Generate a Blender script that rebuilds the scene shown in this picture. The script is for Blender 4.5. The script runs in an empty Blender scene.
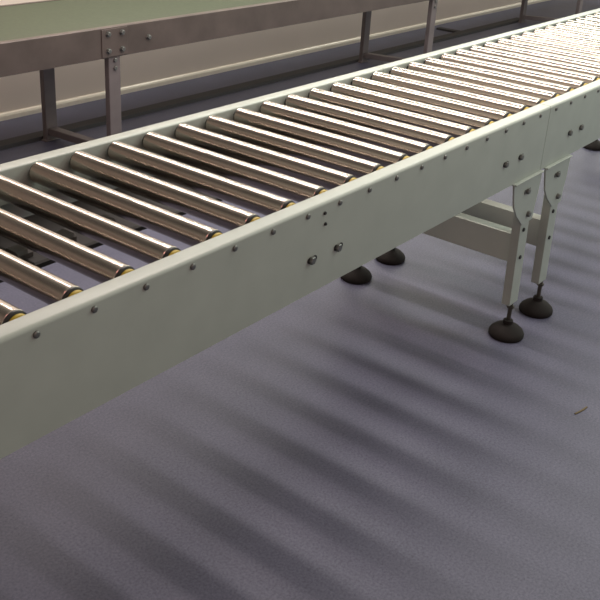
import bpy, bmesh, math, random
from mathutils import Vector, Matrix
random.seed(4)
scene = bpy.context.scene
COL = scene.collection

# ------------------------------------------------------------------ materials
def mat(name, color, rough=.5, metal=0., var=None, spec=.5):
    """Principled material; var = (scale, amount, stretch) procedural colour mottling in object space."""
    m = bpy.data.materials.new(name); m.use_nodes = True
    nt = m.node_tree; b = nt.nodes['Principled BSDF']
    b.inputs['Base Color'].default_value = (*color, 1)
    b.inputs['Roughness'].default_value = rough
    b.inputs['Metallic'].default_value = metal
    b.inputs['Specular IOR Level'].default_value = spec
    if var:
        sc, am, st = var
        tc = nt.nodes.new('ShaderNodeTexCoord')
        mp = nt.nodes.new('ShaderNodeMapping'); mp.inputs['Scale'].default_value = st
        nz = nt.nodes.new('ShaderNodeTexNoise'); nz.inputs['Scale'].default_value = sc
        nz.inputs['Detail'].default_value = 5
        rp = nt.nodes.new('ShaderNodeValToRGB')
        lo = [max(0, c*(1-am)) for c in color]; hi = [min(1, c*(1+am)) for c in color]
        rp.color_ramp.elements[0].position = .3; rp.color_ramp.elements[1].position = .7
        rp.color_ramp.elements[0].color = (*lo, 1); rp.color_ramp.elements[1].color = (*hi, 1)
        nt.links.new(tc.outputs['Object'], mp.inputs['Vector'])
        nt.links.new(mp.outputs['Vector'], nz.inputs['Vector'])
        nt.links.new(nz.outputs['Fac'], rp.inputs['Fac'])
        nt.links.new(rp.outputs['Color'], b.inputs['Base Color'])
    return m

def add_bump(m, scale, strength, dist=.002, stretch=(1, 1, 1)):
    nt = m.node_tree; b = nt.nodes['Principled BSDF']
    tc = nt.nodes.new('ShaderNodeTexCoord')
    mp = nt.nodes.new('ShaderNodeMapping'); mp.inputs['Scale'].default_value = stretch
    nz = nt.nodes.new('ShaderNodeTexNoise'); nz.inputs['Scale'].default_value = scale; nz.inputs['Detail'].default_value = 4
    bp = nt.nodes.new('ShaderNodeBump'); bp.inputs['Strength'].default_value = strength; bp.inputs['Distance'].default_value = dist
    nt.links.new(tc.outputs['Object'], mp.inputs['Vector']); nt.links.new(mp.outputs['Vector'], nz.inputs['Vector'])
    nt.links.new(nz.outputs['Fac'], bp.inputs['Height']); nt.links.new(bp.outputs['Normal'], b.inputs['Normal'])

M_PAINT = mat('pale green enamel', (.375, .412, .370), .36, 0, (14, .04, (1, 1, 1)))
add_bump(M_PAINT, 260, .06, .001)
M_STEEL = mat('brushed roller steel', (.49, .43, .38), .23, 1., (40, .08, (1, .06, 1)))
M_BLACK = mat('black plastic', (.016, .015, .014), .45)
M_YELLOW = mat('yellow plastic', (.45, .32, .03), .5)
M_BOLT = mat('dull zinc bolt', (.20, .20, .19), .42, .8)
M_HOLE = mat('dark slot', (.02, .02, .022), .7)
M_RUBBER = mat('black rubber foot', (.018, .015, .014), .75, spec=.2)
M_ROD = mat('threaded rod', (.10, .09, .07), .4, .7)
M_BROWN = mat('grey brown steel', (.115, .089, .080), .5, .3, (9, .16, (1, 1, 1)))
M_LEG = mat('dark grey steel leg', (.16, .135, .135), .5, .2, (9, .12, (1, 1, 1)))
M_GREEN = mat('green conveyor belt', (.052, .068, .038), .6, 0, (60, .10, (1, 1, 1)))
M_BAND = mat('dark duct', (.026, .023, .026), .7)
M_WALL = mat('cream wall', (.76, .66, .585), .55, 0, (2.2, .03, (1, 1, 1)))
M_SKIRT = mat('cream skirting', (.86, .78, .66), .22)
M_PAN = mat('dark gap sheet', (.014, .013, .011), .7, 0, (12, .2, (1, 1, 1)))
M_BLOCK = mat('grey bracket', (.10, .095, .088), .6)
M_SCRAP = mat('tan scrap', (.10, .07, .025), .7)

# floor: blue grey sheet flooring with a fine speckle
M_FLOOR = bpy.data.materials.new('blue grey speckled floor'); M_FLOOR.use_nodes = True
nt = M_FLOOR.node_tree; b = nt.nodes['Principled BSDF']
tc = nt.nodes.new('ShaderNodeTexCoord')
n1 = nt.nodes.new('ShaderNodeTexNoise'); n1.inputs['Scale'].default_value = 170; n1.inputs['Detail'].default_value = 6; n1.inputs['Roughness'].default_value = .75
r1 = nt.nodes.new('ShaderNodeValToRGB')
r1.color_ramp.elements[0].position = .28; r1.color_ramp.elements[0].color = (.050, .051, .082, 1)
r1.color_ramp.elements[1].position = .74; r1.color_ramp.elements[1].color = (.145, .146, .212, 1)
n2 = nt.nodes.new('ShaderNodeTexNoise'); n2.inputs['Scale'].default_value = 5; n2.inputs['Detail'].default_value = 4
r2 = nt.nodes.new('ShaderNodeValToRGB')
r2.color_ramp.elements[0].position = .35; r2.color_ramp.elements[0].color = (.90, .90, .90, 1)
r2.color_ramp.elements[1].position = .7; r2.color_ramp.elements[1].color = (1.06, 1.05, 1.04, 1)
mx = nt.nodes.new('ShaderNodeMix'); mx.data_type = 'RGBA'; mx.blend_type = 'MULTIPLY'; mx.inputs['Factor'].default_value = 1
nt.links.new(tc.outputs['Object'], n1.inputs['Vector']); nt.links.new(tc.outputs['Object'], n2.inputs['Vector'])
nt.links.new(n1.outputs['Fac'], r1.inputs['Fac']); nt.links.new(n2.outputs['Fac'], r2.inputs['Fac'])
nt.links.new(r1.outputs['Color'], mx.inputs['A']); nt.links.new(r2.outputs['Color'], mx.inputs['B'])
nt.links.new(mx.outputs['Result'], b.inputs['Base Color'])
b.inputs['Roughness'].default_value = .5; b.inputs['Specular IOR Level'].default_value = .3

# ------------------------------------------------------------------ mesh helpers
def box(bm, x0, x1, y0, y1, z0, z1):
    vs = [bm.verts.new((x, y, z)) for x in (x0, x1) for y in (y0, y1) for z in (z0, z1)]
    for f in ((0, 1, 3, 2), (4, 6, 7, 5), (0, 4, 5, 1), (2, 3, 7, 6), (0, 2, 6, 4), (1, 5, 7, 3)):
        bm.faces.new([vs[i] for i in f])

def prism(bm, poly, axis, a, b):
    """extrude a closed 2-D polygon along an axis ('x': poly is (y,z); 'y': poly is (x,z); 'z': poly is (x,y))"""
    def P(p, t):
        return {'x': (t, p[0], p[1]), 'y': (p[0], t, p[1]), 'z': (p[0], p[1], t)}[axis]
    A = [bm.verts.new(P(p, a)) for p in poly]; B = [bm.verts.new(P(p, b)) for p in poly]
    n = len(poly)
    for i in range(n):
        bm.faces.new((A[i], A[(i+1) % n], B[(i+1) % n], B[i]))
    bm.faces.new(A[::-1]); bm.faces.new(B)

def lathe(bm, prof, axis='z', c=(0, 0, 0), n=32):
    """surface of revolution; prof = [(radius, t)]"""
    rings = []
    for r, t in prof:
        ring = []
        for k in range(n):
            a = 2*math.pi*k/n; u, v = r*math.cos(a), r*math.sin(a)
            p = {'z': (u, v, t), 'y': (u, t, v), 'x': (t, u, v)}[axis]
            ring.append(bm.verts.new((p[0]+c[0], p[1]+c[1], p[2]+c[2])))
        rings.append(ring)
    for i in range(len(rings)-1):
        for k in range(n):
            bm.faces.new((rings[i][k], rings[i][(k+1) % n], rings[i+1][(k+1) % n], rings[i+1][k]))
    bm.faces.new(rings[0][::-1]); bm.faces.new(rings[-1])

def obj(name, bm, m, parent=None, smooth=False, bevel=0, loc=None):
    bmesh.ops.recalc_face_normals(bm, faces=bm.faces)
    me = bpy.data.meshes.new(name); bm.to_mesh(me); bm.free()
    me.materials.append(m)
    if smooth:
        for p in me.polygons: p.use_smooth = True
        me.set_sharp_from_angle(angle=math.radians(40))
    o = bpy.data.objects.new(name, me); COL.objects.link(o)
    if parent: o.parent = parent
    if loc: o.location = loc
    if bevel:
        bv = o.modifiers.new('bevel', 'BEVEL'); bv.width = bevel; bv.segments = 2; bv.limit_method = 'ANGLE'; bv.angle_limit = math.radians(40)
    return o

def tag(o, label=None, cat=None, group=None, kind=None):
    for k, v in (('label', label), ('category', cat), ('group', group), ('kind', kind)):
        if v: o[k] = v
    return o

def empty(name, loc, label, cat, group=None):
    o = bpy.data.objects.new(name, None); COL.objects.link(o); o.location = loc; o.empty_display_size = .1
    return tag(o, label, cat, group)

def dup(o, parent, loc):
    c = o.copy(); COL.objects.link(c); c.parent = parent; c.location = loc
    for ch in list(o.children):
        d = ch.copy(); COL.objects.link(d); d.parent = c
    return c

def struct(name, bm, m):
    o = obj(name, bm, m); o['kind'] = 'structure'; return o

# ------------------------------------------------------------------ room
WALL_Y = 2.767
bm = bmesh.new(); box(bm, -5, 13, -5, WALL_Y+.15, -.1, 0); struct('floor', bm, M_FLOOR)
bm = bmesh.new(); box(bm, -5, 13, WALL_Y, WALL_Y+.15, 0, 2.6); struct('wall_back', bm, M_WALL)
bm = bmesh.new()
prism(bm, [(WALL_Y, 0.0), (WALL_Y-.014, 0.0), (WALL_Y-.014, .020), (WALL_Y-.010, .029), (WALL_Y-.003, .034), (WALL_Y, .034)], 'x', -5, 13)
struct('baseboard_back', bm, M_SKIRT)

# ------------------------------------------------------------------ roller conveyor
H, RB = .700, .520          # side rail top and bottom
W = .571                    # overall width
FL = .036                   # width of the rail's top flange
AX = .6815; RR = .0215        # roller axis height and radius

def rail_profile():
    t = .003; r = .007
    out = [(0, RB)]
    for k in range(6):
        a = math.radians(180-18*k); out.append((r+r*math.cos(a), H-r+r*math.sin(a)))
    r2 = .004
    for k in range(5):
        a = math.radians(90-22.5*k); out.append((FL-r2+r2*math.cos(a), H-r2+r2*math.sin(a)))
    out += [(FL, .628), (FL-t, .628), (FL-t, H-t), (t, H-t), (t, RB+t), (.030, RB+t), (.030, RB)]
    return out

def rail(parent, x0, x1, far):
    bm = bmesh.new()
    prof = rail_profile()
    if far: prof = [(W-y, z) for y, z in prof]
    prism(bm, prof, 'x', x0, x1)
    return obj('side_rail', bm, M_PAINT, parent, smooth=True)

def bolt(parent, x, z, y, r=.0055, out=-1, material=None):
    """round-headed bolt on a face looking along -Y (out=-1) or +Y"""
    bm = bmesh.new()
    lathe(bm, [(r, 0), (r, out*.0022), (r*.75, out*.0034), (r*.5, out*.0036)], 'y', n=12)
    return obj('bolt', bm, material or M_BOLT, parent, smooth=True, loc=(x, y, z))

def slot_bolt(parent, x, z, y):
    """hexagon bolt standing in a short horizontal slot"""
    bm = bmesh.new()
    pts = []
    for k in range(7): a = math.radians(90+30*k); pts.append((-.008+.0065*math.cos(a), .0065*math.sin(a)))
    for k in range(7): a = math.radians(-90+30*k); pts.append((.008+.0065*math.cos(a), .0065*math.sin(a)))
    prism(bm, pts, 'y', 0, -.0012)
    s = obj('slot', bm, M_HOLE, parent, loc=(x, y, z))
    bm = bmesh.new()
    lathe(bm, [(.0085, -.001), (.0085, -.0065), (.007, -.0075)], 'y', n=6)
    return obj('bolt', bm, M_BOLT, parent, loc=(x-.003, y, z))

# master roller (thing > part roller > end caps and bearings)
_proto = None
def roller(parent, x):
    global _proto
    if _proto:
        return dup(_proto, parent, (x, 0, AX))
    bm = bmesh.new()
    lathe(bm, [(RR-.002, .0495), (RR, .0515), (RR, W-.050), (RR-.002, W-.048)], 'y', n=48)
    t = obj('roller', bm, M_STEEL, parent, smooth=True, loc=(x, 0, AX))
    bm = bmesh.new()
    lathe(bm, [(.012, .0445), (RR-.0035, .0445), (RR-.0006, .0465), (RR-.0006, .0500)], 'y', n=40)
    obj('end_cap', bm, M_BLACK, t, smooth=True)
    bm = bmesh.new()
    lathe(bm, [(.0165, .0372), (.018, .0385), (.018, .0435), (.016, .0448)], 'y', n=32)
    obj('bearing', bm, M_YELLOW, t, smooth=True)
    bm = bmesh.new()
    lathe(bm, [(RR-.002, W-.0485), (RR-.0035, W-.044), (.012, W-.044), (.008, W-.0365)], 'y', n=40)
    obj('end_cap', bm, M_BLACK, t, smooth=True)
    _proto = t
    return t

def leg(parent, xg, xl, xf, far=False):
    """gusset plate + channel + threaded foot. xg plate centre, xl channel centre, xf foot centre"""
    lean = 1 if xl != xg else 0
    Y = (lambda y: W-y) if far else (lambda y: y)
    # vertical channel, web outwards, flanges inwards
    bm = bmesh.new()
    w, dp, t = .027, .026, .003
    poly = [(-w, dp), (-w, .0), (w, .0), (w, dp), (w-t, dp), (w-t, t), (-w+t, t), (-w+t, dp)]
    prism(bm, [(xl+p[0], Y(.001+p[1])) for p in poly], 'z', .115, .50)
    for v in bm.verts: v.co.x += (.019 if v.co.z < .3 else -.006)*lean
    lg = obj('leg', bm, M_PAINT, parent, bevel=.0012)
    # gusset plate with folded top
    bm = bmesh.new()
    shp = [(-.088, .5185), (.088, .5185), (.083, .450), (.076, .418), (xl-xg+.034, .378), (xl-xg-.031, .378), (-.040, .418), (-.066, .450)]
    prism(bm, [(xg+p[0], p[1]) for p in shp], 'y', Y(-.0045), Y(.0008))
    box(bm, xg-.086, xg+.086, min(Y(-.010), Y(.030)), max(Y(-.010), Y(.030)), .5155, .5195)
    g = obj('gusset_plate', bm, M_PAINT, lg, bevel=.001)
    if not far:
        for bx, bz, big in ((xg+.004, .480, 1), (xl-.004, .405, 1), (xl-.002, .355, 0), (xl+.006, .268, 0)):
            bm = bmesh.new()
            yb = -.0045 if bz > .38 else .001
            if big:
                prism(bm, [(-.017, -.006), (.017, -.006), (.019, 0), (.017, .006), (-.017, .006), (-.019, 0)] if bz > .45 else
                      [(.010*math.cos(k*math.pi/6), .009*math.sin(k*math.pi/6)) for k in range(12)], 'y', 0, -.0015)
                lathe(bm, [(.0085, -.001), (.0085, -.007), (.007, -.008)], 'y', n=6)
            else:
                lathe(bm, [(.006, 0), (.006, -.003), (.004, -.004)], 'y', n=12)
            obj('bolt', bm, M_BOLT if big else M_HOLE, lg, loc=(bx, yb, bz))
    # foot
    bm = bmesh.new()
    yf = Y(.013)
    lathe(bm, [(.0065, .030), (.0065, .150)], 'z', (xf, yf, 0), 14)
    lathe(bm, [(.011, .092), (.011, .099)], 'z', (xf, yf, 0), 6)
    obj('threaded_rod', bm, M_ROD, lg, smooth=True)
    bm = bmesh.new()
    lathe(bm, [(.049, 0), (.052, .004), (.052, .012), (.048, .020), (.036, .031), (.020, .039), (.015, .041), (.0145, .052), (.011, .054)], 'z', (xf, yf, 0), 36)
    obj('foot', bm, M_RUBBER, lg, smooth=True)
    return lg

def cross_beam(parent, x, z0, z1):
    """channel between the two legs of a frame, open side away from the camera end"""
    bm = bmesh.new(); t = .003
    poly = [(x, z0), (x, z1), (x+.040, z1), (x+.040, z1-t), (x+t, z1-t), (x+t, z0+t), (x+.040, z0+t), (x+.040, z0)]
    prism(bm, poly, 'y', .006, W-.006)
    return obj('cross_beam', bm, M_PAINT, parent, bevel=.001)

def conveyor(x0, x1, rollers, frames, pairs, dots, label):
    t = empty('roller_conveyor', ((x0+x1)/2, W/2, 0), label, 'conveyor', 'roller conveyor sections joined end to end')
    # every part is modelled in place, so shift it back by the empty's own position
    before = set(COL.objects)
    nr = rail(t, x0, x1, False); fr = rail(t, x0, x1, True)
    for x in rollers:
        roller(t, x)
        bolt(nr, x-.002, .686, 0); bolt(fr, x-.002, .686, W, out=1)
    for x in pairs: slot_bolt(nr, x, .592, 0)
    for x, z in dots: bolt(nr, x, z, 0, r=.0035, material=M_HOLE)
    for xg, xl, xf, z0, z1 in frames:
        leg(t, xg, xl, xf); leg(t, xg, xl, xf, True)
        cross_beam(t, xl-.010, z0, z1)
    # dark gap sheet put in to darken the far-half gaps, with a guessed bracket at each pitch
    bm = bmesh.new()
    prism(bm, [(.345, .578), (.345, .587), (.350, .590), (W-.037, .590), (W-.037, .578)], 'x', x0+.01, x1-.01)
    g = obj('gap_sheet', bm, M_PAN, t)
    for x in rollers:
        if x-.07 < x0: continue
        bm = bmesh.new()
        prism(bm, [(-.024, .590), (-.024, .598), (-.018, .604), (.010, .604), (.016, .598), (.016, .590)], 'x', -.016, .016)
        obj('bracket', bm, M_BLOCK, g, loc=(x-.045, .40, 0))
    for o in set(COL.objects)-before:
        if o.parent is t: o.location = Vector(o.location)-Vector(t.location)
    return t

R0 = .311
A = conveyor(-.94, 1.3705, [R0+.1*i for i in range(-12, 11)],
             [(1.292, 1.330, 1.361, .250, .335), (-.86, -.86, -.86, .250, .335)],
             [.331, .415, 1.139, 1.226, -.62, -.53], [(.361, .684-.006), (.365, .655)],
             'pale green roller conveyor section left of the rail joint, nearest, with brown shiny rollers')
B = conveyor(1.3725, 3.50, [R0+.1*i for i in range(11, 32)],
             [(1.488, 1.528, 1.568, .235, .320), (3.41, 3.41, 3.41, .235, .320)],
             [1.544, 1.625, 3.2, 3.28], [],
             'pale green roller conveyor section right of the rail joint, its rollers glaring white')

# ------------------------------------------------------------------ belt conveyor behind
YN, YF = 1.947, 2.570
YLEG = 2.391                # outer face of the far legs, set in from the belt's far edge
bc = empty('belt_conveyor', (3.9, (YN+YF)/2, 0), 'grey-brown steel belt conveyor with a green belt, standing before the cream wall', 'conveyor')
before = set(COL.objects)
ZT, ZB = .576, .452
def brail(s):
    Y = (lambda y: YF-y) if s else (lambda y: YN+y)
    bm = bmesh.new(); t = .004
    prof = [(0, ZB), (0, ZT-.004), (.004, ZT), (.024, ZT), (.024, ZT-t), (t, ZT-t), (t, ZB+t), (.030, ZB+t), (.030, ZB)]
    prism(bm, [(Y(p[0]), p[1]) for p in prof], 'x', .15, 7.8)
    return obj('side_rail', bm, M_BROWN, bc)
nr = brail(0); brail(1)
# belt: flat top run, rounded ends, return run
bm = bmesh.new()
pts = []
xa, xb, zt, zb_ = .20, 7.75, ZT-.002, ZT-.085
rr = (zt-zb_)/2
for k in range(9): a = math.radians(90+22.5*k); pts.append((xa+rr+rr*math.cos(a), (zt+zb_)/2+rr*math.sin(a)))
for k in range(9): a = math.radians(-90+22.5*k); pts.append((xb-rr+rr*math.cos(a), (zt+zb_)/2+rr*math.sin(a)))
prism(bm, pts, 'y', YN+.0255, YF-.0255)
obj('belt', bm, M_GREEN, bc, smooth=True)
for x, xf in ((1.565, 1.548), (4.15, 4.045), (6.56, 6.40)):
    for far in (0, 1):
        bm = bmesh.new()
        y0 = YN+.004 if not far else YLEG-.030
        xx = xf if far else x
        box(bm, xx-.031, xx+.031, y0, y0+.028, .006, ZB+.035 if far else ZB+.05)
        box(bm, xx-.040, xx+.040, y0-.003, y0+.031, 0, .008)
        lg = obj('leg', bm, M_LEG, bc, bevel=.003)
        if not far:
            for bz in (.438, .405):
                bm = bmesh.new(); lathe(bm, [(.009, 0), (.009, -.006), (.007, -.007)], 'y', n=6)
                obj('bolt', bm, M_BOLT, lg, loc=(xx+.002, y0, bz))
    bm = bmesh.new(); prism(bm, [(x-.022, YN+.032), (x+.022, YN+.032), (xf+.022, YLEG-.030), (xf-.022, YLEG-.030)], 'z', .030, .062)
    obj('cross_bar', bm, M_LEG, bc, bevel=.003)
    # bolted fish plate where the rail meets the leg
    x -= .02
    bm = bmesh.new(); box(bm, x-.050, x+.085, YN-.004, YN, ZB+.004, ZT-.008)
    pl = obj('joint_plate', bm, M_BROWN, nr, bevel=.001)
    for bx, bz in ((x-.018, .549), (x+.055, .549), (x-.018, .481), (x+.055, .481), (x+.205, .511)):
        bm = bmesh.new()
        y = 0 if bx < x+.1 else .004
        lathe(bm, [(.013, y), (.013, y-.002), (.010, y-.002), (.010, y-.010), (.008, y-.011)], 'y', n=6)
        obj('bolt', bm, M_BOLT, nr, loc=(bx, YN-.004, bz))
for o in set(COL.objects)-before:
    if o.parent is bc: o.location = Vector(o.location)-Vector(bc.location)

# dark flat strip on the floor behind the belt conveyor's far legs, with a short branch to the wall
d = empty('floor_band', (3.0, 2.43, 0), 'dark flat strip on the blue floor along the far legs of the green belt conveyor', 'band')
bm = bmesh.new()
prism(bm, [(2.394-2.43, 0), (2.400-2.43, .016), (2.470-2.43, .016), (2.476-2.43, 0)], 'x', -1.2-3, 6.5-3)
obj('band_run', bm, M_BAND, d)
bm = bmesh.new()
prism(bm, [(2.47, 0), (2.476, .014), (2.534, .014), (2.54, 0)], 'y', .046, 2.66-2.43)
obj('band_branch', bm, M_BAND, d)

# small scrap on the floor at the right
bm = bmesh.new()
pts = [(-.026, -.006), (-.008, -.003), (.012, .002), (.027, .008), (.026, .0115), (.010, .0065), (-.010, .0015), (-.027, -.002)]
prism(bm, pts, 'z', 0, .002)
s = obj('scrap', bm, M_SCRAP, None, loc=(1.129, -.320, .0003)); s.rotation_euler.z = math.radians(-26)
tag(s, 'tiny tan scrap lying on the blue-grey floor at the right edge', 'scrap')

# ------------------------------------------------------------------ lights
def area(name, loc, target, sx, sy, power, color, spread=180):
    l = bpy.data.lights.new(name, 'AREA'); l.shape = 'RECTANGLE'; l.size = sx; l.size_y = sy
    l.energy = power; l.color = color; l.spread = math.radians(spread)
    o = bpy.data.objects.new(name, l); COL.objects.link(o); o.location = loc
    dv = Vector(target)-Vector(loc)
    q = dv.to_track_quat('-Z', 'Y'); o.rotation_euler = q.to_euler()
    return o
def tube(name, loc, sx, sy, power, color):
    """area light facing straight down; sx along world X, sy along world Y"""
    l = bpy.data.lights.new(name, 'AREA'); l.shape = 'RECTANGLE'; l.size = sx; l.size_y = sy
    l.energy = power; l.color = color
    o = bpy.data.objects.new(name, l); COL.objects.link(o); o.location = loc
    return o
# fittings over the conveyors, running across the room (parallel to the rollers)
tube('overhead_light', (1.15, 1.20, 2.05), .05, 3.05, 46, (1, .86, .80))
tube('overhead_light', (2.40, 1.20, 2.05), .05, 3.05, 36, (1, 1, .92))
tube('overhead_light', (4.2, 1.20, 2.05), .40, 3.05, 46, (1, 1, .88))
tube('overhead_light', (6.6, 1.20, 2.05), 1.4, 3.05, 70, (1, 1, .90))
# unseen lamps added in front to light the rail face and floor
tube('overhead_light', (-.9, -2.6, 2.55), .5, 1.6, 11, (1, .46, .42))
tube('overhead_light', (2.5, -2.0, 2.35), .5, 1.6, 32, (.86, 1, .93))

# soft surroundings: bright far end of the hall, warm and cool front fill and a roller glow added, dim elsewhere
w = bpy.data.worlds.new('room light'); scene.world = w; w.use_nodes = True
nt = w.node_tree; bg = nt.nodes['Background']
tc = nt.nodes.new('ShaderNodeTexCoord')
def lobe(direction, stops):
    dp = nt.nodes.new('ShaderNodeVectorMath'); dp.operation = 'DOT_PRODUCT'
    dp.inputs[1].default_value = Vector(direction).normalized()
    mr = nt.nodes.new('ShaderNodeMapRange'); mr.inputs['From Min'].default_value = -1; mr.inputs['From Max'].default_value = 1
    rp = nt.nodes.new('ShaderNodeValToRGB'); el = rp.color_ramp.elements
    el[0].position, el[1].position = 0, 1
    el[0].color = (*stops[0], 1); el[1].color = (*stops[-1][1], 1)
    for p, c in stops[1:-1]:
        k = el.new(p); k.color = (*c, 1)
    nt.links.new(tc.outputs['Generated'], dp.inputs[0]); nt.links.new(dp.outputs['Value'], mr.inputs['Value'])
    nt.links.new(mr.outputs['Result'], rp.inputs['Fac'])
    return rp.outputs['Color']
def add(p, q):
    mx = nt.nodes.new('ShaderNodeMix'); mx.data_type = 'RGBA'; mx.blend_type = 'ADD'; mx.inputs['Factor'].default_value = 1
    nt.links.new(p, mx.inputs['A']); nt.links.new(q, mx.inputs['B']); return mx.outputs['Result']
far_end = lobe((1, 0, .18), [(.060, .048, .042), (.5, (.10, .09, .08)), (.66, (.19, .185, .155)), (.80, (.42, .42, .35)), (.92, (.80, .80, .66)), (1, (1.2, 1.2, 1.0))])
warm = lobe((-.75, -.65, .1), [(0, 0, 0), (.55, (0, 0, 0)), (1, (.20, .12, .11))])
cool = lobe((.65, -.75, .1), [(0, 0, 0), (.55, (0, 0, 0)), (1, (.14, .16, .16))])
roller_fill = lobe((-1, .22, .34), [(0, 0, 0), (.84, (0, 0, 0)), (.93, (.18, .17, .13)), (1, (.60, .56, .46))])  # added glow that brightens the faces of the right-hand rollers
nt.links.new(add(add(add(far_end, warm), cool), roller_fill), bg.inputs['Color'])
bg.inputs['Strength'].default_value = 1.0

# ------------------------------------------------------------------ camera
cam = bpy.data.cameras.new('camera'); co = bpy.data.objects.new('camera', cam); COL.objects.link(co)
R = Vector((0.6159401812, -0.7856601555, 0.0579293814)); U = Vector((0.2911027153, 0.2953134097, 0.9099720870)); F = Vector((0.7320361345, 0.5436249720, -0.4106031998))
m = Matrix(((R.x, U.x, -F.x, -.9431), (R.y, U.y, -F.y, -.9166), (R.z, U.z, -F.z, 1.3167), (0, 0, 0, 1)))
co.matrix_world = m
cam.sensor_width = 36; cam.lens = 36*917.553/600; cam.shift_y = -50/600; cam.clip_start = .02
scene.camera = co
scene.view_settings.view_transform = 'Standard'
scene.view_settings.look = 'None'
scene.cycles.sample_clamp_indirect = 4
